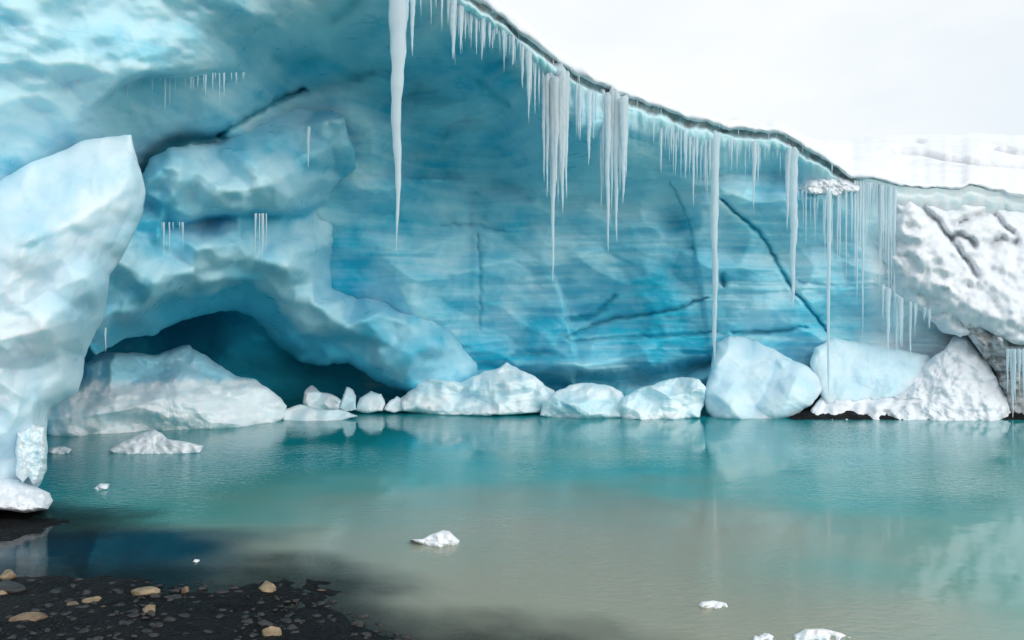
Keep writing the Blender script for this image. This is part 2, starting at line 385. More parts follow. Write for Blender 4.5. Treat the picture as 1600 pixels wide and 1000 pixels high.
def build_wall():
    cols = np.concatenate([np.arange(-700, 100, 6.0), np.arange(100, 540, 4.0), np.arange(540, 1350, 3.0), np.arange(1350, 1901, 6.0)]); nr = 330
    v = np.linspace(0, 1, nr)
    PX = np.repeat(cols[None], nr, 0); rim = rim_y(cols)[None]
    rim = rim + 4.0 * fbm(cols[None] / 32.0, 0 * cols[None], 2.0, 5, 0.6)
    PY = rim + (730 - rim) * v[:, None]
    D = wall_rbf(PX, PY)
    off = PY - rim
    left = 1 - sstep(PX, 470, 640); right = 1 - left
    inner = sstep(off, 10, 90)
    # facets and scallops
    D = D + inner * left * (0.36 * facet(PX / 120, PY / 95, 3) + 0.10 * facet(PX / 52, PY / 44, 5))
    D = D + inner * right * (0.85 * facet(PX / 150, PY / 110, 9) + 0.26 * facet(PX / 60, PY / 40, 12))
    D = D + inner * (0.11 * fbm(PX / 70, PY / 45, 1.0, 4))
    # foliation: thin level ledges where layers melt at different rates
    warp = PY + 9 * fbm(PX / 220, PY / 150, 4.0, 2) + 0.015 * PX
    lay = fbm(PX / 400, warp / 11.0, 8.0, 3, 0.55)
    wl = right * inner * sstep(PY, 180, 380)
    D = D + 0.05 * lay * (0.2 + wl) * (0.35 + sstep(fbm(PX / 160, PY / 60, 11.0, 3), -0.2, 0.6))
    # ledges: one panel standing in front of the next
    def ledge(line, amp, soft, reach, horiz=False, side=1):
        nonlocal D
        d, par = poly_dist(PX, PY, line); a = np.array(line, float)
        if horiz: s = PY - np.interp(PX, a[:, 0], a[:, 1])
        else: s = PX - np.interp(PY, a[:, 1], a[:, 0])
        s = s * side
        env = np.exp(-(d / reach) ** 2) * np.sin(np.pi * np.clip(par, 0, 1)) ** 0.7
        D = D + amp * env * (sstep(s, -soft, soft) - 0.5)
    ledge([(862, 420), (882, 470), (893, 520), (905, 575)], 0.55, 4, 70)
    ledge([(1046, 280), (1070, 335), (1086, 400), (1098, 465), (1110, 560)], -0.2, 4, 70)
    ledge([(600, 480), (650, 400), (690, 320), (730, 280)], 0.4, 6, 70)
    ledge([(140, 172), (190, 132), (230, 116), (290, 121), (330, 113), (385, 112)], 0.95, 5, 60, True)
    vein = np.zeros_like(D)
    for k, (line, hw, dep, ve) in enumerate(CRACKS):
        d, par = poly_dist(PX + 2.5 * fbm(PX / 14, PY / 14, k, 2), PY + 2.5 * fbm(PX / 14, PY / 14, k + 50, 2), line); hw = hw * (0.66 if hw < 8 else 1.0)
        w = hw * (0.45 + 0.8 * np.sin(np.pi * np.clip(par * 0.9 + 0.07, 0, 1)) ** 0.6)
        g = np.exp(-(d / w) ** 2); D = D + 0.7 * dep * g; vein = np.maximum(vein, ve * np.exp(-(d / (w * 0.9)) ** 2))
    # melted-back dirt seam right under the snow, then the dripping ice lip
    so = off / (1 + 0.45 * fbm(PX / 26, 0 * PX, 4.4, 3))
    seam = (1 - sstep(so, 7, 14)) * (0.55 + 0.45 * sstep(perlin(PX / 23, 0, 6.0), -0.25, 0.25)) * sstep(PX, 640, 760) * (1 - sstep(PX, 1330, 1350))
    D = D + (0.19 - 0.15 * sstep(PX, 1325, 1350)) * (1 - sstep(so, 9, 15))
    D = D - 0.05 * np.exp(-((off - 21) / 11) ** 2)
    D = D + 0.10 * fbm(PX / 8, PY / 110, 5.0, 3) * np.exp(-((off - 25) / 34) ** 2) * sstep(off, 12, 20)
    # where pale and clear blue ice lie; cave shade painted in as deeper blue
    panel = 0.22 * facet(PX / 120 + PY / 300, PY / 95, 21) + 0.13 * facet(PX / 50, PY / 42, 23)
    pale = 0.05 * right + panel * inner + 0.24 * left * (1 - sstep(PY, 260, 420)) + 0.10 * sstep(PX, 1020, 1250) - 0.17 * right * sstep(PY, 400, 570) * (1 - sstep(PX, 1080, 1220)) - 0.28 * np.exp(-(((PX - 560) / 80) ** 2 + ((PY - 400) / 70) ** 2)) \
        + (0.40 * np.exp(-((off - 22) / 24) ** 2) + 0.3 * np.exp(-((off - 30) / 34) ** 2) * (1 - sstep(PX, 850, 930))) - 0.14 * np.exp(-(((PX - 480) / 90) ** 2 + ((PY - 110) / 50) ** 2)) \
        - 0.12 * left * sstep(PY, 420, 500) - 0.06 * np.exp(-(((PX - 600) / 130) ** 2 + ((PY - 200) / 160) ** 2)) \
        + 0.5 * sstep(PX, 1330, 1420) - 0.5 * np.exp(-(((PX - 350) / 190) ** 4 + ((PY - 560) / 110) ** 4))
    P = pix(PX, PY, D).reshape(-1, 3)
    # a back shell keeps the glacier solid
    o = mesh_obj('glacier_wall', P, grid_faces(nr, len(cols)), M_WALL, origin=(0, 0, 0),
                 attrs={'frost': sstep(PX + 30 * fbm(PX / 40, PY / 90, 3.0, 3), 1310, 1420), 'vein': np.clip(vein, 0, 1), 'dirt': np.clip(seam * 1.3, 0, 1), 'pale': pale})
    return tag(o, 'hollowed blue glacier ice wall arching up behind the pond', 'glacier', kind='structure')
build_wall()

def build_snowfield():
    cols = np.arange(-700, 2101, 5.0); n = len(cols)
    rim = rim_y(cols) + 4.0 * fbm(cols / 32.0, 0 * cols, 2.0, 5, 0.6); rd = rim_d(cols)
    th = np.interp(cols, [-700, 700, 780, 900, 1000, 1110, 1200, 1260, 1330, 1420, 1900], [30, 26, 24, 20, 16, 14, 14, 15, 14, 10, 10])
    th = th * (1 + 0.4 * fbm(cols / 40.0, 0 * cols, 9.0, 4))
    rows = []; dirt = []
    rows.append(pix(cols, rim + 1, rd + 0.6))
    for a, dd in ((0.0, 0.22), (-0.06, -0.02), (0.1, -0.13), (0.3, -0.17), (0.55, -0.13), (0.78, -0.02), (0.92, 0.12), (1.0, 0.3)):
        rows.append(pix(cols, rim - th * a + 1.2 * fbm(cols / 12.0, 0 * cols + a * 3, 1.0, 3), rd + dd + 0.05 * fbm(cols / 18.0, 0 * cols + a * 4, 3.0, 3)))
    top = rows[-1]; slope = (cols - 800) / F
    dys = np.concatenate([np.linspace(0.25, 6, 26), np.geomspace(6.3, 220, 170)])
    gain = np.interp(cols, [-700, 900, 1200, 1400, 1600, 2100], [0.10, 0.16, 0.25, 0.285, 0.29, 0.30])
    for dy in dys:
        Y = top[:, 1] + dy
        z = top[:, 2] + gain * (dy * 0.9 if dy < 60 else 54 + (dy - 60) * 0.78) - 0.18 * np.exp(-dy / 2.0) * 0
        X = slope * Y
        amp = np.minimum(1.0, dy / 3.0)
        z = z + amp * (0.10 * fbm(X / 1.6, Y / 1.6, 0.3, 4) + 0.30 * fbm(X / 9, Y / 9, 1.3, 3) + 0.02 * dy * perlin(X / 40, Y / 40, 3.0) * 0.4)
        # wind-cut crevasse lips that run across the slope
        py = 500 - (z - CAM_H) / Y * F
        dz = 0 * cols
        for line, w, dep in (([(1390, 234), (1440, 237), (1475, 245), (1530, 252), (1600, 258), (1760, 266)], 3.2, 0.5),
                             ([(1555, 229), (1600, 238), (1700, 240)], 3.0, 0.7), ([(1430, 218), (1442, 220)], 2.6, 0.5), ([(1335, 206), (1358, 207)], 2.2, 0.4)):
            d, par = poly_dist(cols, py, line); z = z - dep * np.exp(-(d / w) ** 2); dz = np.maximum(dz, np.exp(-(d / (w * 1.1)) ** 2) * np.sin(np.pi * np.clip(par, 0.04, 0.96)) ** 0.5)
        rows.append(np.stack([X, Y, z], -1)); dirt.append(dz)
    P = np.concatenate(rows)
    o = mesh_obj('snowfield', P, [f[::-1] for f in grid_faces(len(rows), n)], M_FIELD, origin=(0, 0, 0), attrs={'dirt': np.concatenate([np.zeros(n * (len(rows) - len(dirt)))] + dirt)})
    tag(o, 'white snowfield covering the top of the glacier', 'snowfield', kind='structure')
build_snowfield()

# ------------------------------------------------------------------ ground sheet and pond
def sdf_land(X, Y):
    """metres inside (+) the dry shore"""
    near = np.interp(X, [-60, -9, -5.2, -3.6, -2.6, -2.0, -1.55, -1.2, -0.6, 0.5, 3, 60], [6.9, 6.9, 6.35, 6.45, 6.4, 6.35, 6.15, 5.7, 5.1, 4.5, 3.2, 1.5]) - Y
    spit = -np.hypot((X + 6.5) / 1.0, (Y - 8.15) / 0.42) + 1.9
    return np.maximum(near, spit)
def build_ground():
    xs = np.concatenate([[-400, -200, -90, -45, -25], np.arange(-16, 6.01, 0.07), [7, 9, 12, 16, 22, 30, 50, 100, 200, 400]])
    ys = np.concatenate([[-400, -150, -60, -25, -10, -4, 0, 2], np.arange(3.0, 12, 0.07), np.arange(12, 30, 1.0), [32, 50, 90, 200, 400]])
    X, Y = np.meshgrid(xs, ys); s = sdf_land(X, Y) + 0.5 * fbm(X / 1.1, Y / 0.7, 0.2, 5)
    z = np.where(s > 0, 0.005 + 0.035 * np.minimum(s, 3.5), 0.13 * s)
    z = np.clip(z, -1.5, 1.0) + 0.02 * fbm(X / 0.5, Y / 0.3, 3.0, 4) + 0.012 * fbm(X / 0.09, Y / 0.09, 5.0, 2)
    o = mesh_obj('shore_ground', np.stack([X, Y, z], -1).reshape(-1, 3), [f[::-1] for f in grid_faces(len(ys), len(xs))], M_GRAVEL, origin=(0, 0, 0))
    tag(o, 'black wet gravel shore and bed of the pond', 'ground', kind='structure')
    xs = np.concatenate([[-90, -40, -22], np.arange(-15, 15.01, 0.12), [18, 26, 45, 90]]); ys = np.concatenate([[-3, 0, 2], np.arange(3.2, 24.1, 0.12), [27, 31]])
    X, Y = np.meshgrid(xs, ys); s = sdf_land(X, Y) + 0.5 * fbm(X / 1.1, Y / 0.7, 0.2, 5)
    shallow = sstep(s, -1.3, 0.1)
    nz = 1.6 * fbm(X / 4.5, Y / 2.0, 2.0, 4)
    silt = 1 - sstep(Y + 1.2 * nz + 0.6 * np.maximum(-X, 0) - 0.1 * np.maximum(X, 0), 7.0, 15.5); silt = silt * (1 - 0.65 * sstep(X + 0.8 * nz, 1.5, 5.5))
    pocket = (1 - sstep(X + 0.9 * fbm(X / 1.5, Y / 1.2, 6.0, 3), -3.3, -1.5)) * (1 - sstep(Y + 0.30 * nz + 0.05 * X, 7.55, 8.25))
    w = mesh_obj('pond_water', np.stack([X, Y, 0 * X], -1).reshape(-1, 3), [f[::-1] for f in grid_faces(len(ys), len(xs))], M_WATER, origin=(0, 0, 0), smooth=True,
                 attrs={'shallow': shallow, 'silt': silt, 'clear': pocket})
    tag(w, 'milky teal melt water of the glacier pond', 'water', kind='structure')
build_ground()
def build_bar():
    xs = np.arange(6.2, 22, 0.08); v = np.linspace(0, 1, 9); X, Vv = np.meshgrid(xs, v)
    Y = 16.72 + 0.10 * fbm(X / 1.2, 0 * X, 3.0, 3) + Vv * 1.0 - 0.25 * sstep(X, 10.5, 13)
    z = -0.10 + 0.24 * np.sin(np.pi * np.clip(Vv * 0.62, 0, 1)) + 0.035 * fbm(X / 0.25, Y / 0.25, 5.0, 4)
    o = mesh_obj('gravel_bar', np.stack([X, Y, z], -1).reshape(-1, 3), [f[::-1] for f in grid_faces(9, len(xs))], M_GRAVEL, origin=(0, 0, 0))
    tag(o, 'thin black gravel line at the foot of the right snow bank', 'gravel bar', kind='structure')
build_bar()

# ------------------------------------------------------------------ ice blocks, bergs and snow heaps
def block(name, outline, ctrl, mat, label, cat, thick=1.5, seg=260, rings=54, roundness=0.5, fac=((0.25, 90, 70, 1),), fb=(0.1, 40, 4),
          jit=2.0, centre=None, group=None, seed=0.0, rpow=5.0, kind=None, tri=False, soft=2.0, pale=None):
    a = np.array(outline, float); b = np.roll(a, -1, 0); ln = np.hypot(*(b - a).T); cum = np.concatenate([[0], np.cumsum(ln)])
    s = np.linspace(0, cum[-1], seg, endpoint=False); i = np.clip(np.searchsorted(cum, s, 'right') - 1, 0, len(a) - 1)
    p = a[i] + (b - a)[i] * ((s - cum[i]) / ln[i])[:, None]
    c = np.array(centre if centre is not None else a.mean(0), float)
    n = p - c; n /= np.linalg.norm(n, axis=1)[:, None]
    p = p + n * (jit * fbm(p[:, 0] / 22, p[:, 1] / 22, seed + 3.3, 4))[:, None]
    rb = Tri(ctrl, soft) if tri else Rbf(ctrl, 0.0005) if len(ctrl) > 3 else (lambda x, y: np.full(np.shape(x), float(np.mean([q[2] for q in ctrl]))))
    t = np.sin(np.linspace(0, 1, rings + 1)[1:] * math.pi / 2) ** 1.05
    T = np.repeat(t[:, None], seg, 1)
    U = c[0] + T * (p[:, 0] - c[0])[None]; V = c[1] + T * (p[:, 1] - c[1])[None]
    def front(U, V, T):
        d = rb(U, V) + roundness * (1 - np.sqrt(np.clip(1 - T ** rpow, 0, 1)))
        for (amp, sx, sy, sd) in fac: d = d + amp * facet(U / sx, V / sy, sd + seed)
        return d + fb[0] * fbm(U / fb[1], V / fb[1], seed, fb[2])
    D = front(U, V, T); d0 = front(np.array([c[0]]), np.array([c[1]]), np.array([0.0]))[0]
    P = [pix([c[0]], [c[1]], [d0])] + [pix(U[k], V[k], D[k]) for k in range(rings)]
    for tb in (0.97, 0.85, 0.6, 0.3):
        ub = c[0] + tb * (p[:, 0] - c[0]); vb = c[1] + tb * (p[:, 1] - c[1])
        P.append(pix(ub, vb, D[-1] + thick * math.sqrt(1 - tb * tb)))
    P.append(pix([c[0]], [c[1]], [D[-1].mean() + thick]))
    at = None
    if pale is not None:
        pv = pale(U, V); ring = pv[-1]; at = {'pale': np.concatenate([pale(np.array([c[0]]), np.array([c[1]])), pv.ravel()] + [ring] * 4 + [ring[:1]])}
    P = np.concatenate(P); nr = rings + 4
    f = [(0, 1 + (j + 1) % seg, 1 + j) for j in range(seg)] + [q[::-1] for q in grid_faces(nr, seg, True, 1)]
    last = 1 + (nr - 1) * seg; tip = last + seg
    f += [(last + j, last + (j + 1) % seg, tip) for j in range(seg)]
    o = mesh_obj(name, P, f, mat, attrs=at)
    bm_fix(o)
    return tag(o, label, cat, group, kind)
def relief(name, outline, ctrl, mat, label, cat, step=4.0, thick=1.5, edge=0.2, reach=16.0, extra=None, fac=(), fb=(0.05, 30, 4), jit=2.0, seed=0.0, soft=2.0, attrs=None, kind=None):
    """one continuous ice or snow mass with any outline: faceted front at real depth, closed sides and back"""
    from mathutils.geometry import delaunay_2d_cdt
    a = np.array(outline, float); b = np.roll(a, -1, 0); ln = np.hypot(*(b - a).T); n = int(ln.sum() / step); cum = np.concatenate([[0], np.cumsum(ln)])
    q = np.linspace(0, cum[-1], n, endpoint=False); i = np.clip(np.searchsorted(cum, q, 'right') - 1, 0, len(a) - 1)
    t = (b - a)[i] / ln[i][:, None]; p = a[i] + t * (q - cum[i])[:, None]
    p = p + np.stack([t[:, 1], -t[:, 0]], -1) * (jit * fbm(p[:, 0] / 20, p[:, 1] / 20, seed + 3.3, 4))[:, None]
    gx, gy = np.meshgrid(np.arange(a[:, 0].min(), a[:, 0].max(), step), np.arange(a[:, 1].min(), a[:, 1].max(), step)); gx = gx + (np.arange(gx.shape[0]) % 2)[:, None] * step / 2
    gx, gy = gx.ravel(), gy.ravel(); inside = np.zeros(gx.shape, bool); r = np.roll(p, -1, 0)
    for (x0, y0), (x1, y1) in zip(p, r):
        if y0 != y1: inside ^= ((y0 > gy) != (y1 > gy)) & (gx < (x1 - x0) * (gy - y0) / (y1 - y0) + x0)
    ring = [tuple(v) for v in p] + [tuple(p[0])]; de, _ = poly_dist(gx, gy, ring); m = inside & (de > step * 0.7)
    pts = [Vector(v) for v in p.tolist()] + [Vector(v) for v in zip(gx[m].tolist(), gy[m].tolist())]
    res = delaunay_2d_cdt(pts, [], [list(range(n))], 1, 1e-5); V = np.array([tuple(v) for v in res[0]]); Fc = [tuple(f) for f in res[2]]
    de, _ = poly_dist(V[:, 0], V[:, 1], ring); u = np.clip(1 - de / reach, 0, 1)
    base = Tri(ctrl, soft)(V[:, 0], V[:, 1]); D = base + edge * (1 - np.sqrt(np.clip(1 - u ** 2, 0, 1)))
    for (amp, sx, sy, sd) in fac: D = D + amp * facet(V[:, 0] / sx, V[:, 1] / sy, sd + seed)
    D = D + fb[0] * fbm(V[:, 0] / fb[1], V[:, 1] / fb[1], seed, fb[2])
    if extra is not None: D = D + extra(V[:, 0], V[:, 1])
    A = pix(V[:, 0], V[:, 1], D); nv = len(V); c = V.mean(0); W = V * 0.99 + c * 0.01
    B = pix(W[:, 0], W[:, 1], D + thick * (0.25 + 0.75 * np.clip(de / 60, 0, 1)))
    cnt = {}
    for f in Fc:
        for k in range(len(f)):
            e = (f[k], f[(k + 1) % len(f)]); cnt[tuple(sorted(e))] = cnt.get(tuple(sorted(e)), []) + [e]
    faces = Fc + [tuple(x + nv for x in f[::-1]) for f in Fc] + [(e[0][1], e[0][0], e[0][0] + nv, e[0][1] + nv) for e in cnt.values() if len(e) == 1]
    at = {k: np.concatenate([f(V[:, 0], V[:, 1])] * 2) for k, f in (attrs or {}).items()}
    o = mesh_obj(name, np.concatenate([A, B]), faces, mat, attrs=at); bm_fix(o)
    return tag(o, label, cat, None, kind)
def bm_fix(o):
    import bmesh
    bm = bmesh.new(); bm.from_mesh(o.data); bmesh.ops.recalc_face_normals(bm, faces=bm.faces); bm.to_mesh(o.data); bm.free()

# left foreground block and its foot
def faceted(name, out, inner, shift, mat, label, cat, **kw):
    sh = shift if callable(shift) else (lambda x, y: shift)
    pts = [(x, y, d + sh(x, y)) for x, y, d in out + inner]
    return block(name, [(x, y) for x, y, d in out], pts, mat, label, cat, tri=True, **kw)
faceted('ice_block', [(-420, 340, 7.8), (-180, 345, 8.3), (-60, 312, 9.0), (0, 281, 9.5), (48, 254, 9.8), (100, 235, 10.1), (132, 218, 10.3), (170, 213, 10.4), (205, 211, 10.3), (211, 240, 10.1), (221, 268, 10.0),
        (228, 300, 9.9), (224, 330, 9.9), (212, 360, 9.9), (192, 400, 10.0), (172, 430, 10.0), (168, 462, 9.9), (165, 492, 9.9), (142, 532, 10.0), (132, 562, 10.0), (128, 595, 9.9), (118, 618, 9.8), (74, 640, 9.4),
        (73, 690, 9.2), (74, 735, 9.1), (62, 760, 9.0), (20, 790, 8.7), (-200, 830, 8.0), (-420, 830, 7.4)],
      [(190, 300, 9.6), (110, 350, 9.0), (40, 380, 8.6), (-60, 400, 8.2), (-250, 420, 7.6), (180, 350, 9.55), (130, 400, 9.35), (150, 450, 9.4), (110, 470, 8.95), (60, 450, 8.75), (0, 470, 8.4), (130, 520, 9.4),
       (90, 540, 9.0), (40, 530, 8.6), (-60, 520, 8.0), (100, 590, 9.3), (60, 610, 9.0), (10, 610, 8.7), (50, 660, 9.0), (0, 680, 8.7), (50, 730, 8.9), (-100, 650, 8.1), (-100, 740, 8.1), (-250, 600, 7.5), (-250, 740, 7.6),
       (150, 260, 9.95), (60, 310, 9.3)], 0.0,
      M_PALE, 'huge pale ice block with an angular top rising from the left shore', 'ice block', thick=2.2, seg=420, rings=120, roundness=0.22,
      fac=((0.20, 84, 66, 2), (0.05, 34, 30, 4)), fb=(0.02, 30, 4), centre=(-60, 500), jit=1.8, rpow=16, soft=4,
      pale=lambda x, y: 0.20 * facet(x / 85 + y / 200, y / 80, 31) + 0.08 * facet(x / 36, y / 40, 33) + 0.10 * (1 - sstep(y, 320, 400)) - 0.05)
# the fallen and leaning ice between the left block and the back wall: slab, cave roof and buttress in one mass
def wd(x, y): return float(wall_rbf(np.array([x]), np.array([y]))[0])
SB = [(214, 300, 11.2), (222, 270, 11.3), (236, 248, 11.4), (262, 231, 11.6), (300, 226, 12.0), (335, 225, 12.4), (372, 207, 12.8), (420, 182, 13.4), (460, 163, 14.0), (484, 150, 14.5), (518, 153, 15.2)]
SB = [(x, y, d + 1.2) for x, y, d in SB] + [(x, y, wd(x, y) - q) for x, y, q in ((538, 185, .3), (550, 222, .4), (557, 262, .4), (532, 284, .3), (512, 306, .1), (516, 340, -.1), (520, 380, -.2), (520, 420, -.2), (530, 446, -.2), (560, 458, -.2),
        (610, 468, -.1), (650, 474, -.1), (690, 500, 0), (716, 535, .1), (745, 570, .2), (758, 608, .3))]
SB += [(700, 622, 18.9), (650, 620, 18.8), (606, 604, 18.7), (575, 588, 18.7), (545, 566, 18.6), (505, 572, 18.6), (470, 566, 18.5), (440, 545, 18.3), (420, 525, 18.2), (400, 500, 17.7), (372, 484, 17.3), (340, 486, 17.0), (290, 500, 16.3),
       (240, 522, 15.2), (195, 530, 14.4), (165, 545, 13.4), (150, 556, 12.8), (120, 520, 11.9), (130, 400, 11.9), (190, 350, 12.2)]
SI = [(270, 262, 12.35), (258, 320, 12.1), (310, 270, 12.5), (350, 300, 12.5), (400, 235, 13.5), (420, 290, 13.2), (470, 200, 14.5), (480, 250, 14.4), (460, 310, 14.1), (520, 230, 15.4), (505, 280, 15.3),
      (250, 343, 12.35), (300, 338, 12.8), (350, 329, 13.1), (395, 326, 13.6), (440, 330, 14.2), (470, 326, 14.7),
      (262, 354, 13.3), (300, 349, 13.8), (350, 339, 14.2), (395, 335, 14.7), (440, 339, 15.3), (475, 336, 15.8), (500, 318, 16.3),
      (170, 440, 11.8), (170, 490, 12.0), (215, 400, 12.2), (210, 460, 12.3), (205, 488, 12.5), (250, 385, 12.7), (255, 430, 12.6), (255, 460, 12.9), (300, 380, 13.2), (310, 420, 13.1), (300, 445, 13.4), (350, 374, 13.9),
      (345, 415, 13.8), (345, 436, 14.2), (390, 372, 14.5), (400, 404, 14.4), (390, 434, 14.8), (420, 436, 15.0), (440, 380, 14.9), (475, 370, 15.9), (495, 350, 16.5), (450, 420, 15.1), (440, 466, 16.0), (485, 425, 16.0), (500, 390, 16.7),
      (490, 475, 16.2), (470, 508, 17.1), (530, 475, 16.6), (540, 512, 16.9), (520, 535, 17.6), (590, 492, 17.1), (590, 530, 17.3), (590, 565, 17.9), (640, 505, 17.8), (640, 550, 17.7), (640, 590, 18.1), (690, 540, 18.3), (700, 585, 18.4), (728, 585, 18.8)]
def mass_pale(x, y):     # bubbly pale ice above; shade of underside and ledge crease painted in as bluer ice
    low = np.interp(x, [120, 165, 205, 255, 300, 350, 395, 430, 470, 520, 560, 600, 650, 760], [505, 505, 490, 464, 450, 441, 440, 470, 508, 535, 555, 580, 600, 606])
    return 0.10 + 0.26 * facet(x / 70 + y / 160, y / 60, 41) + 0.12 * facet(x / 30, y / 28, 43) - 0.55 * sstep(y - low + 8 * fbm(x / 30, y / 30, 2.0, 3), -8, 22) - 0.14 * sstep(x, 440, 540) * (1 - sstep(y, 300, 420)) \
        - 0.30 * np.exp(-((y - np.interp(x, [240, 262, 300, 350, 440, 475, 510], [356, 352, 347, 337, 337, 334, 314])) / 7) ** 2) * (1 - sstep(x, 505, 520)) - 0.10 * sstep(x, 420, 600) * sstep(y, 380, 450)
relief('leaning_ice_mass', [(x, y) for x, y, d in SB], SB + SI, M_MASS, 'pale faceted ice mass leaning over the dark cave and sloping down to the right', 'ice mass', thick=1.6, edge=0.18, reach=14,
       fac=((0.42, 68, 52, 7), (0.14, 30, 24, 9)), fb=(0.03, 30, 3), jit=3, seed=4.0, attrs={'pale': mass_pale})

def berg(name, outline, dep, label, cat, mat=M_BERG, group=None, seed=0.0, **kw):
    """a piece standing in the water: depth from its waterline, its lower edge under the surface"""
    a = np.array(outline, float); x0, x1 = a[:, 0].min(), a[:, 0].max(); y0, y1 = a[:, 1].min(), a[:, 1].max()
    h = (y1 - y0) / F * (dep if np.isscalar(dep) else np.mean([d for _, d in dep]))
    def dd(x): return dep if np.isscalar(dep) else float(np.interp(x, [q[0] for q in dep], [q[1] for q in dep]))
    c = []
    for fx in (0.08, 0.35, 0.65, 0.92):
        x = x0 + fx * (x1 - x0)
        for fy, k in ((0.05, 0.75), (0.5, 0.25), (1.0, 0.0)): c.append((x, y0 + fy * (y1 - y0), dd(x) + k * h * 0.9))
    args = dict(thick=max(0.3, 1.2 * h), roundness=0.22 * h, fac=((0.30 * h, 44, 30, 3), (0.10 * h, 20, 14, 5)), fb=(0.035 * h, 14, 4), rings=48, seg=240, jit=2.6, rpow=8)
    args['pale'] = lambda x, y: 0.12 * facet(x / 30 + seed, y / 24, 53)
    args.update(kw)
    return block(name, outline, c, mat, label, cat, group=group, seed=seed, **args)

berg('iceberg', [(72, 640), (84, 622), (120, 608), (131, 570), (150, 553), (178, 550), (212, 551), (240, 555), (268, 544), (296, 538), (302, 546), (330, 560), (352, 577), (376, 589),
                 (398, 592), (424, 610), (440, 622), (448, 634), (440, 655), (430, 662), (395, 668), (340, 678), (260, 684), (160, 688), (100, 692), (74, 684)],
     [(72, 14.2), (250, 15.0), (447, 16.4)], 'large white and blue grounded ice piece in front of the dark cave', 'iceberg', seed=2.0, rings=80, seg=360,
     fac=((0.40, 85, 50, 3), (0.12, 34, 24, 5)), fb=(0.07, 22, 5), roundness=0.4, rpow=8, centre=(265, 625), pale=lambda x, y: 0.15 + 0.14 * facet(x / 50, y / 34, 51) - 0.55 * (1 - sstep(y - np.interp(x, [130, 230, 300, 345, 380, 430], [592, 598, 596, 592, 592, 600]) + 7 * fbm(x / 22, y / 22, 1.0, 3), -8, 8)), thick=1.6)
berg('ice_boulder', [(629, 642), (627, 622), (645, 606), (668, 592), (700, 594), (720, 598), (742, 588), (758, 580), (780, 574), (793, 565), (815, 580), (836, 588), (850, 602), (868, 610),
                     (866, 630), (850, 644), (800, 648), (740, 650), (680, 650)], 17.6,
     'jagged peaked white ice boulder at the middle of the far waterline', 'ice boulder', seed=5.0, centre=(755, 622))
berg('ice_boulder', [(842, 650), (846, 632), (868, 612), (890, 602), (920, 598), (950, 602), (972, 612), (982, 632), (970, 652), (930, 656), (880, 657)], 17.1,
     'low rounded white ice boulder right of the jagged peaked one', 'ice boulder', seed=7.0)
berg('ice_boulder', [(962, 640), (976, 618), (1000, 606), (1022, 600), (1046, 592), (1066, 588), (1092, 592), (1104, 606), (1100, 630), (1092, 652), (1060, 658), (1000, 659), (970, 656)], 17.0,
     'lumpy white ice boulder touching the left side of the biggest boulder', 'ice boulder', seed=8.0)
berg('ice_boulder', [(1101, 640), (1099, 612), (1106, 590), (1112, 560), (1118, 535), (1140, 524), (1166, 527), (1196, 540), (1230, 558), (1262, 572), (1282, 588), (1286, 606), (1270, 630),
                     (1240, 650), (1206, 660), (1150, 660), (1112, 656)], 17.1,
     'biggest smooth domed ice boulder on the far shore below the long icicle', 'ice boulder', seed=31.0, fac=((0.34, 60, 46, 3), (0.07, 24, 20, 5)), fb=(0.02, 20, 4), centre=(1185, 600), mat=M_PALE)
for k, (ol, d, lab) in enumerate((
    ([(440, 664), (446, 640), (470, 632), (500, 640), (530, 640), (560, 650), (520, 662), (470, 666)], 16.8, 'flat half-sunk ice slab right of the large grounded ice piece'),
    ([(470, 640), (476, 612), (488, 602), (500, 612), (522, 618), (534, 626), (530, 642), (500, 646)], 17.9, 'small bluish ice lump under the low dark hollow'),
    ([(528, 640), (536, 616), (542, 604), (552, 608), (556, 622), (556, 640), (540, 644)], 17.8, 'small upright knob of ice beside the bluish ice lump'),
    ([(556, 642), (562, 622), (580, 612), (596, 616), (600, 630), (598, 642), (576, 645)], 17.9, 'small white ice lump with a rounded top right of the ice knob'),
    ([(600, 640), (606, 626), (620, 618), (632, 626), (634, 642), (616, 644)], 17.9, 'tiny ice lump against the left end of the jagged boulder'))):
    berg('ice_lump', ol, d, lab, 'ice lump', seed=40.0 + k, rings=24, seg=120, group='small ice lumps along the far waterline')
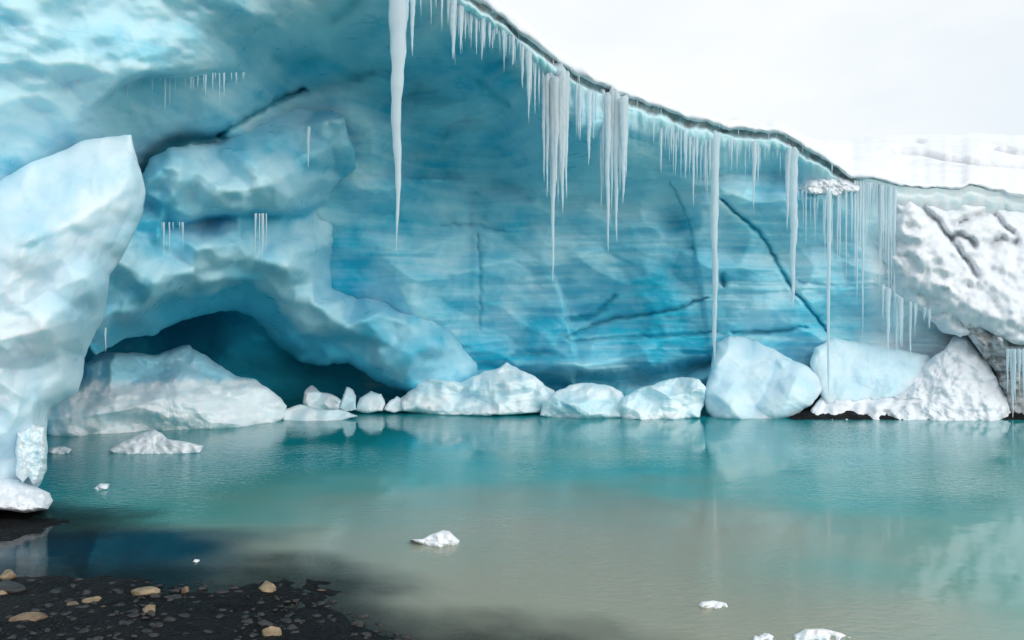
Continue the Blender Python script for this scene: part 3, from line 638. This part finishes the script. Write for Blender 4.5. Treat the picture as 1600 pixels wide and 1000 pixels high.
# floating pieces
for k, (ol, d, lab) in enumerate((
    ([(168, 704), (186, 692), (206, 684), (222, 676), (240, 671), (252, 676), (262, 686), (290, 690), (318, 697), (312, 708), (280, 712), (220, 714), (184, 712)], 12.6, 'peaked white ice floe in front of the large grounded ice piece'),
    ([(640, 843), (660, 842), (676, 834), (692, 828), (702, 830), (718, 845), (714, 856), (696, 860), (672, 858), (656, 850)], 7.45, 'white ice floe with a pointed tail alone at the pond centre'),
    ([(1090, 946), (1096, 940), (1114, 938), (1134, 942), (1142, 949), (1134, 956), (1112, 958), (1098, 954)], 5.85, 'flat oval white ice floe at the lower right of the pond'),
    ([(1232, 1012), (1240, 992), (1258, 983), (1285, 982), (1312, 988), (1336, 996), (1350, 1012), (1290, 1028)], 5.2, 'larger bluish floe cut by the bottom edge of the view'),
    ([(1172, 1010), (1178, 992), (1194, 987), (1212, 993), (1224, 1008), (1200, 1020)], 5.24, 'small floe cut by the bottom edge left of the larger bluish one'),
    ([(300, 878), (304, 873), (312, 874), (316, 878), (308, 881)], 6.98, 'tiny white ice chip on the dark blue near water'),
    ([(145, 764), (156, 756), (172, 756), (168, 765), (154, 768)], 9.95, 'thin grey ice chip afloat right of the left block foot'),
    ([(72, 708), (78, 699), (100, 697), (113, 702), (108, 709), (90, 712)], 12.6, 'flat grey floe beside the left block foot'))):
    berg('ice_floe', ol, d, lab, 'ice floe', seed=60.0 + k, rings=24, seg=140, jit=0.8, mat=M_SNOW if k != 3 else M_BERG, group='ice pieces afloat on the pond', thick=0.35,
         fac=((0.05, 22, 16, 3), (0.03, 9, 7, 4)), fb=(0.02, 8, 5), roundness=0.12)

# snow on the left foot
block('snow_mound', [(-140, 760), (-40, 752), (0, 746), (30, 750), (56, 760), (78, 770), (84, 782), (76, 796), (40, 801), (0, 797), (-60, 806), (-140, 806)],
      [(-140, 770, 7.9), (0, 755, 8.6), (0, 790, 8.25), (60, 765, 8.7), (75, 790, 8.45), (-140, 800, 7.6)], M_SNOW,
      'small white snow mound at the foot of the left ice block', 'snow mound', thick=0.8, roundness=0.25, fac=((0.05, 30, 20, 1),), fb=(0.06, 16, 5), centre=(-10, 778), jit=1.5)
block('frozen_drip', [(24, 672), (50, 664), (70, 668), (74, 700), (73, 735), (66, 752), (52, 756), (44, 744), (36, 754), (26, 742)],
      [(30, 680, 8.7), (60, 680, 8.8), (50, 745, 8.65), (70, 740, 8.85)], M_BERG,
      'gritty frozen drip column on the edge of the left block foot', 'frozen drip', thick=0.5, roundness=0.2, fac=((0.06, 12, 40, 1),), fb=(0.07, 9, 4), jit=2.0)

# right bank
block('ice_block', [(1266, 566), (1272, 543), (1300, 528), (1340, 535), (1400, 545), (1450, 555), (1462, 580), (1440, 606), (1400, 622), (1330, 634), (1290, 634), (1274, 600)],
      [(1280, 545, 18.2), (1280, 620, 17.5), (1350, 545, 18.3), (1350, 620, 17.6), (1440, 560, 18.4), (1440, 600, 17.8)], M_PALE,
      'flat topped pale blue ice block behind the white snow bank', 'ice block', thick=1.2, roundness=0.3, fac=((0.10, 70, 50, 3),), fb=(0.05, 30, 4), seed=71, rpow=10)
block('snow_bank', [(1262, 664), (1268, 640), (1284, 618), (1310, 622), (1350, 617), (1395, 606), (1430, 580), (1455, 560), (1476, 545), (1490, 524), (1510, 521), (1524, 542), (1545, 566), (1562, 600),
                    (1580, 640), (1584, 666), (1500, 670), (1400, 668), (1320, 668)],
      [(1270, 645, 17.1), (1300, 625, 17.5), (1400, 612, 17.8), (1400, 650, 17.0), (1480, 550, 18.0), (1480, 600, 17.4), (1500, 650, 16.9), (1550, 600, 17.4), (1575, 650, 16.9), (1320, 655, 16.95)],
      M_SNOW, 'lumpy white snow bank along the right waterline', 'snow bank', thick=1.2, rings=70, seg=320, roundness=0.3, fac=((0.10, 34, 24, 3),), fb=(0.13, 20, 4), seed=75, centre=(1450, 625), jit=3)
GULLY = ([(1416, 292), (1432, 312), (1446, 326), (1464, 346), (1482, 368), (1506, 400), (1528, 432)], [(1490, 356), (1505, 343), (1528, 338), (1548, 330), (1564, 346), (1582, 362)],
         [(1486, 372), (1500, 368), (1516, 376), (1524, 386)], [(1545, 384), (1566, 372), (1590, 378)], [(1455, 300), (1500, 304), (1530, 300), (1580, 312)])
def gully(x, y):
    g = 0 * x
    for k, (ln, w, dep) in enumerate(zip(GULLY, (4.5, 4.5, 5, 5, 4), (0.4, 0.35, 0.4, 0.3, 0.3))):
        d, par = poly_dist(x + 5 * fbm(x / 34, y / 34, k, 3), y + 5 * fbm(x / 34, y / 34, k + 40, 3), ln); g = g + dep * np.exp(-(d / w) ** 2)
    left = 1 - sstep(x - np.interp(y, [290, 326, 368, 432, 520], [1412, 1446, 1482, 1528, 1500]), -6, 6)
    return g - 0.16 * left * fbm(x / 24, y / 18, 3.0, 3) + 0.08 * fbm(x / 20, y / 12, 9.0, 4)
def gully_dirt(x, y):
    g = 0 * x
    for k, (ln, w) in enumerate(zip(GULLY, (4.0, 4.0, 6, 5, 3.5))):
        d, par = poly_dist(x + 5 * fbm(x / 34, y / 34, k, 3), y + 5 * fbm(x / 34, y / 34, k + 40, 3), ln); g = np.maximum(g, np.exp(-(d / (w * (0.9 + 0.8 * fbm(x / 18, y / 18, k + 3.0, 3)))) ** 2) * np.sin(np.pi * np.clip(par, 0.06, 0.94)) ** 0.6)
    return np.clip(g * (0.6 + 0.9 * fbm(x / 14, y / 14, 2.0, 3)), 0, 1)
SL = [(1356, 446, 18.95), (1352, 400, 18.95), (1366, 360, 18.9), (1380, 332, 18.8), (1392, 306, 18.7), (1416, 284, 18.8), (1450, 290, 19.0), (1500, 292, 19.3), (1540, 296, 19.5), (1600, 330, 19.4), (1820, 350, 19.6), (1860, 520, 17.4), (1700, 548, 16.9),
      (1620, 540, 17.1), (1588, 541, 17.2), (1560, 524, 17.4), (1526, 512, 17.7), (1500, 526, 17.9), (1474, 520, 18.2), (1440, 488, 18.4), (1410, 472, 18.5), (1380, 462, 18.7)]
relief('snow_slope', [(x, y) for x, y, d in SL], SL + [(1400, 350, 18.3), (1395, 420, 18.2), (1430, 340, 18.1), (1440, 400, 17.7), (1430, 450, 17.8), (1470, 400, 17.8), (1480, 450, 17.6), (1490, 495, 17.8), (1510, 470, 17.5), (1480, 330, 18.9),
        (1530, 350, 18.5), (1590, 370, 18.6), (1530, 400, 18.2), (1560, 440, 17.7), (1530, 490, 17.4), (1590, 500, 17.1), (1650, 420, 17.8), (1650, 510, 17.0), (1760, 430, 17.9)], M_BANK,
       'crusted white snow slope with grey gullies spilling down the right bank', 'snow slope', thick=1.4, edge=0.12, reach=10, extra=gully, fac=(), fb=(0.10, 26, 5), jit=4, seed=87, attrs={'dirt': gully_dirt})
block('dirt_cliff', [(1496, 502), (1520, 506), (1560, 522), (1600, 538), (1700, 548), (1860, 530), (1870, 680), (1700, 690), (1620, 672), (1578, 660), (1572, 620), (1552, 578), (1526, 544)],
      [(1500, 508, 17.8), (1550, 530, 17.5), (1600, 545, 17.3), (1590, 640, 17.2), (1700, 560, 17.0), (1700, 670, 16.8), (1850, 540, 17.2), (1850, 670, 17.0), (1545, 570, 17.7)],
      M_DIRTY, 'dark dirty ice cliff under the right snow slope', 'ice cliff', thick=1.5, roundness=0.3, fac=((0.2, 26, 20, 3),), fb=(0.14, 14, 5), seed=95, centre=(1660, 600), jit=3)
block('snow_clump', [(1246, 296), (1254, 285), (1272, 275), (1286, 264), (1304, 268), (1318, 278), (1332, 284), (1346, 292), (1340, 301), (1318, 300), (1302, 306), (1284, 302), (1262, 304)],
      [(1250, 294, 17.6), (1290, 270, 17.85), (1300, 286, 17.5), (1335, 294, 17.55), (1300, 303, 17.4), (1275, 292, 17.4)], M_SNOW,
      'small snow clump stuck to the ice wall under the dirt seam', 'snow clump', thick=0.9, roundness=0.2, fac=((0.06, 14, 10, 1),), fb=(0.09, 10, 4), jit=3.0, rings=36, seg=180)

# ------------------------------------------------------------------ icicles
def icicle_mesh(seed, power=0.75, col=False):
    rg = np.random.RandomState(seed); nr, nc = 34, 12
    P = []; w1, w2 = rg.rand(2) * 9
    for i in range(nr):
        u = i / (nr - 1); z = -u
        r = (1 - u) ** power
        if col: r = (0.34 + 0.66 * (1 - u) ** 1.1) * (1 if u < 0.9 else 1 - (u - 0.9) / 0.1 * 0.9) * (1 + 0.16 * perlin(u * 7, w1, 2.2))
        r *= 1 + 0.10 * math.sin(u * 60 + w1) * (0.4 + u) + 0.08 * perlin(u * 12, w2)
        if u < 0.06 and not col: r *= 1 + 0.5 * (1 - u / 0.06) ** 2
        r = max(r * min(1.0, 0.12 + u / 0.035) ** 0.5, 0.03)
        ox, oy = 0.35 * perlin(u * 4, w1, 1.5), 0.35 * perlin(u * 4, w2, 5.5)
        for j in range(nc):
            a = 2 * math.pi * j / nc; q = 1 + 0.16 * perlin(math.cos(a) * 1.4 + w2, math.sin(a) * 1.4, u * 5)
            P.append((r * q * math.cos(a) + ox, r * q * math.sin(a) + oy, z))
    f = [q[::-1] for q in grid_faces(nr, nc, True)]; f.append(tuple(range(nc))[::-1]); f.append(tuple((nr - 1) * nc + j for j in range(nc)))
    me = bpy.data.meshes.new('icicle'); me.from_pydata([tuple(map(float, p)) for p in P], [], f)
    me.polygons.foreach_set('use_smooth', [True] * len(me.polygons)); me.materials.append(M_ICICLE); me.update()
    return me
SPIKES = [icicle_mesh(s, 0.62 + 0.1 * s) for s in range(5)]
COLUMN = [icicle_mesh(20 + s, col=True) for s in range(2)]
def icicle(px, py0, py1, wpx, Y, label, group=None, me=None, parent=None, name='icicle'):
    me = me or random.choice(SPIKES)
    o = bpy.data.objects.new(name, me); COL.objects.link(o)
    p = pix(px, py0, Y); Lm = (py1 - py0) / F * Y; r = wpx / F * Y / 2
    o.scale = (r, r, Lm); o.rotation_euler = (0, 0, random.uniform(0, 6.28))
    if parent is not None:
        o.parent = parent; o.location = Vector(p) - parent.location
    else:
        o.location = Vector(p); tag(o, label, 'icicle', group)
    return o
def lip(px): return float(rim_y(px)) + 16
def lipd(px): return float(rim_d(px)) - 0.02

G1 = 'icicles hanging from the glacier rim'
icicle(621, -95, 392, 34, 11.1, 'longest tapering icicle hanging from the top left of the arch', G1, SPIKES[3])
icicle(634, -92, 40, 22, 11.2, 'short thick icicle merged with the right side of the longest icicle', G1, SPIKES[2])
icicle(645, -80, 88, 14, 11.35, 'slim icicle just right of the longest tapering icicle', G1, SPIKES[1])
icicle(1117, lip(1117) - 8, 565, 15, lipd(1117) + 0.05, 'long straight column icicle reaching down to the biggest boulder', G1, COLUMN[0])
icicle(1239, lip(1239) - 6, 482, 17, lipd(1239), 'long slender icicle above the diagonal crack end', G1, SPIKES[0])
icicle(1231, lip(1231) - 6, 360, 10, lipd(1231), 'shorter icicle fused to the left of the slender one above the crack', G1, SPIKES[1])
icicle(1295, 294, 622, 8, 17.3, 'thin column icicle dropping from the snow clump to the shore', G1, COLUMN[1])
icicle(1178, lip(1178), 335, 9, lipd(1178), 'lone medium icicle between the two long icicles on the right', G1)
icicle(920, lip(920), 258, 10, lipd(920), 'medium icicle halfway between the broad curtain and the four spike cluster', G1)
icicle(708, lip(708) - 20, 92, 14, lipd(708), 'first and longest icicle at the top left end of the dirt seam fringe', G1)
icicle(722, lip(722) - 14, 84, 8, lipd(722), 'second icicle at the top left end of the dirt seam fringe', G1)
icicle(826, lip(826), 192, 12, lipd(826), 'long icicle just left of the broad frozen curtain', G1)
icicle(482, 198, 264, 6, 13.0, 'single icicle on the face of the slab under the crevice')
icicle(165, 512, 553, 3.5, 10.4, 'single thin icicle hanging at the left edge of the cave mouth')

def curtain(name, label, spans, head, Y, head_label=None):
    p0 = block(name, head, [(q[0], q[1], Y) for q in head[:2]] + [(head[2][0], head[2][1], Y)], M_ICICLE, label, 'ice curtain', thick=0.4, roundness=0.15, rings=30, seg=140,
               fac=((0.05, 10, 26, 1),), fb=(0.06, 9, 4), jit=1.5, group=G1)
    for (x, y0, y1, w) in spans:
        icicle(x, y0 - random.uniform(4, 16), y1, w, Y - 0.03 + random.uniform(-0.08, 0.1), None, parent=p0, name='strand', me=random.choice(SPIKES[:2] if w > 7 else SPIKES))
    return p0
curtain('ice_curtain', 'broad frozen curtain of fused icicles below the middle of the rim', [(850, 130, 285, 8), (855, 130, 310, 8), (861, 125, 322, 10), (864, 130, 442, 11), (868, 125, 300, 12), (873, 120, 318, 13),
        (879, 120, 332, 13), (884, 125, 312, 10), (876, 130, 285, 12), (858, 120, 260, 12), (887, 120, 240, 6)],
        [(846, 120), (852, 104), (866, 94), (878, 98), (886, 112), (890, 140), (888, 190), (880, 216), (870, 208), (862, 190), (854, 200), (848, 165)], 13.85)
curtain('ice_curtain', 'cluster of four long spikes right of the broad frozen curtain', [(940, 150, 335, 8), (943, 148, 300, 7), (950, 150, 395, 11), (956, 150, 330, 9), (963, 150, 378, 11), (968, 162, 300, 9), (974, 164, 318, 12), (978, 164, 280, 8)],
        [(936, 152), (944, 144), (958, 146), (970, 150), (980, 152), (980, 170), (974, 200), (962, 196), (952, 205), (942, 190)], 14.75)

def fringe(n, x0, x1, top, length, width, dep, label, group=None):
    for k in range(n):
        x = x0 + (x1 - x0) * (k + random.uniform(0.1, 0.9)) / n
        x += random.gauss(0, (x1 - x0) / n * 0.6); x = min(max(x, x0), x1)
        q = random.choice((0.25, 0.35, 0.5, 0.6, 0.75, 0.9, 1.05, 1.25)); ly = length(x) * q * random.uniform(0.85, 1.15); w = random.uniform(*width) * (0.42 + 0.42 * q)
        icicle(x, top(x), top(x) + ly, w, dep(x) + random.uniform(-0.03, 0.12), label, group)
env = lambda xs, ys: (lambda x: float(np.interp(x, xs, ys)))
fringe(58, 700, 848, lambda x: lip(x) - 2, env([700, 720, 745, 800, 848], [85, 70, 55, 60, 70]), (4, 9), lipd, 'short icicle in the dense fringe under the dirt seam left of the broad curtain', 'dense icicle fringe left of the broad curtain')
fringe(10, 640, 700, lambda x: lip(x) - 10, env([640, 700], [70, 60]), (4, 8), lipd, 'short icicle above the view between the longest icicle and the seam fringe', 'icicles between the longest icicle and the fringe')
fringe(12, 890, 938, lambda x: lip(x) - 2, env([890, 938], [90, 60]), (4, 9), lipd, 'short icicle between the broad curtain and the four spike cluster', 'icicles between curtain and spike cluster')
fringe(14, 982, 1035, lambda x: lip(x) - 4, env([982, 1035], [30, 50]), (2.5, 5), lipd, 'tiny icicle under the seam just right of the four spike cluster', 'tiny icicles right of the spike cluster')
fringe(32, 1030, 1112, lambda x: lip(x) + 4, env([1030, 1080, 1112], [60, 90, 70]), (3, 7), lipd, 'thin icicle in the fringe just left of the straight column icicle', 'icicle fringe left of the column icicle')
fringe(22, 1124, 1232, lambda x: lip(x) + 2, env([1124, 1232], [40, 60]), (2.5, 6), lipd, 'faint thin icicle between the column icicle and the slender icicle', 'faint icicles between the two long icicles')
fringe(11, 1245, 1290, lambda x: max(lip(x), 296) , env([1245, 1290], [70, 110]), (3, 6), lambda x: 17.45, 'thin icicle hanging left of the thin column from the snow clump', 'icicles under the snow clump')
fringe(7, 1299, 1334, lambda x: 297, env([1299, 1334], [130, 90]), (3, 7), lambda x: 17.5, 'thin icicle hanging right of the thin column from the snow clump', 'icicles under the snow clump')
fringe(26, 1336, 1398, lambda x: lip(x) - 12, env([1336, 1398], [170, 210]), (3, 7), lambda x: lipd(x) - 0.1, 'long thin icicle in the pale curtain left of the snow rubble', 'icicle curtain left of the snow rubble')
fringe(16, 1374, 1452, env([1374, 1410, 1452], [440, 466, 482]), env([1374, 1452], [85, 70]), (4, 9), lambda x: 17.9, 'icicle in the row hanging below the snow rubble', 'icicle row below the snow rubble')
fringe(30, 185, 382, env([185, 230, 290, 330, 382], [135, 117, 122, 114, 113]), env([185, 250, 300, 382], [20, 36, 45, 34]), (2.2, 4.5), env([185, 382], [10.75, 11.5]), 'short thin icicle along the small ledge on the upper left ice', 'icicles along the upper left ledge')
fringe(8, 250, 290, lambda x: 347, lambda x: 62, (2.2, 4.5), lambda x: 11.2, 'thin icicle under the left end of the slab below the crevice', 'icicles under the slab left end')
fringe(6, 399, 420, lambda x: 333, lambda x: 68, (2.5, 4.5), lambda x: 12.2, 'thin icicle under the middle of the slab below the crevice', 'icicles under the slab middle')
fringe(26, 770, 1300, lambda x: float(rim_y(x)) - 5, lambda x: 20, (1.8, 3.2), lambda x: float(rim_d(x)) - 0.12, 'tiny icicle dripping from the snow lip across the dirt seam', 'tiny drips across the dirt seam')
fringe(9, 1574, 1604, lambda x: 545, lambda x: 95, (3, 7), lambda x: 16.95, 'grey icicle in front of the dark dirty cliff at the right edge', 'icicles on the dirty cliff')

# ------------------------------------------------------------------ stones on the near shore
def stone(px, py, wpx, hpx, mat, label, seed, rotz=0.0, group='stones on the black shore'):
    Y = water_y(py + hpx * 0.35); c = pix(px, py, Y); w = wpx / F * Y / 2; h = hpx / F * Y / 2
    rg = np.random.RandomState(seed); nu, nv = 40, 24; V = []
    planes = rg.randn(11, 3); planes /= np.linalg.norm(planes, axis=1)[:, None]; offs = 0.42 + 0.4 * rg.rand(11)
    for i in range(nv + 1):
        th = math.pi * i / nv
        for j in range(nu):
            a = 2 * math.pi * j / nu; d = np.array([math.sin(th) * math.cos(a), math.sin(th) * math.sin(a), math.cos(th)])
            k = planes @ d; r = min([1.0] + [o / q for o, q in zip(offs, k) if q > 1e-3])
            r *= 1 + 0.06 * float(fbm(d[0] * 2 + seed, d[1] * 2, d[2] * 2, 4)); q = d * r
            x = q[0] * math.cos(rotz) - q[2] * math.sin(rotz) * 0.4; z = q[0] * math.sin(rotz) * 0.5 + q[2]
            V.append((c[0] + x * w * 1.1, c[1] + q[1] * w * 0.8, c[2] - 0.3 * h + z * h * 1.15))
    o = mesh_obj('stone', V, [f for f in grid_faces(nv + 1, nu, True)], mat); bm_fix(o)
    return tag(o, label, 'stone', group)
stone(12, 898, 34, 18, M_TAN, 'tan stone at the left edge of the view below the dark blue water', 1)
stone(226, 924, 44, 17, M_TAN, 'long tan stone near the middle of the shore edge', 2, -0.3)
stone(233, 954, 30, 20, M_TAN, 'small angular tan stone below the long tan one', 3)
stone(146, 938, 34, 13, M_TAN, 'flat pointed tan stone left of the long tan one', 4, -0.4)
stone(110, 944, 42, 12, M_BROWN, 'flat brownish stone touching the flat pointed one', 5)
stone(162, 951, 26, 9, M_BROWN, 'thin flat stone between the pointed and the angular one', 6)
stone(44, 968, 56, 22, M_BROWN, 'wide golden brown stone in the lower left corner', 7)
stone(416, 916, 38, 22, M_TAN, 'bright tan wedge stone at the right end of the shore', 8, -0.35)
stone(424, 990, 32, 34, M_TAN, 'upright tan stone at the bottom edge of the view', 9)
stone(291, 921, 14, 14, M_BROWN, 'little round pinkish stone right of the long tan one', 10)
stone(268, 933, 34, 12, M_GREY, 'grey stone under the little round pinkish one', 11, -0.4)
stone(4, 926, 18, 14, M_TAN, 'small pale stone at the very left edge of the view', 12)
stone(18, 915, 50, 22, M_GREY, 'dark grey stone below the left edge tan stone', 13)
stone(275, 994, 20, 20, M_BROWN, 'small reddish stone at the bottom edge left of the upright tan one', 14)
stone(392, 966, 30, 9, M_GREY, 'thin grey stone above the upright tan one', 15, -0.3)
stone(502, 922, 14, 6, M_BROWN, 'tiny stone half under water past the shore end', 16)

def build_pebbles():
    rg = np.random.RandomState(5); V, Fc = [], []
    import bmesh
    bm = bmesh.new(); bmesh.ops.create_icosphere(bm, subdivisions=2, radius=1); base = [tuple(v.co) for v in bm.verts]; tri = [tuple(v.index for v in f.verts) for f in bm.faces]; bm.free()
    n = 0
    while n < 900:
        px = rg.uniform(-60, 640); py = rg.uniform(895, 1040); Y = water_y(py); X = (px - 800) / F * Y
        if sdf_land(np.array([X]), np.array([Y]))[0] < -0.12: continue
        s = 0.006 + 0.036 * rg.rand() ** 4; o = len(V); ang = rg.uniform(0, 6.28); s_ = sdf_land(np.array([X]), np.array([Y]))[0]
        zc = 0.005 + 0.035 * max(0, s_) if s_ > 0 else 0.13 * s_ + 0.01
        ax = rg.uniform(0.6, 1.2, 3); sk = rg.randn(3) * 0.35
        for b in base:
            q = np.array(b) * s * ax * (1 + 0.3 * math.sin(3 * b[0] + sk[0] * 9) * b[1] + sk[1] * b[0] * b[2]); V.append((X + q[0] * math.cos(ang) * 1.4 - q[1] * math.sin(ang), Y + q[0] * math.sin(ang) + q[1] * math.cos(ang), zc + q[2] * 0.6))
        Fc += [tuple(o + k for k in t_) for t_ in tri]; n += 1
    o = mesh_obj('pebbles', V, Fc, M_GREY, origin=(0, 0, 0))
    tag(o, 'dark wet pebbles scattered over the black shore', 'pebbles', kind='stuff')
build_pebbles()
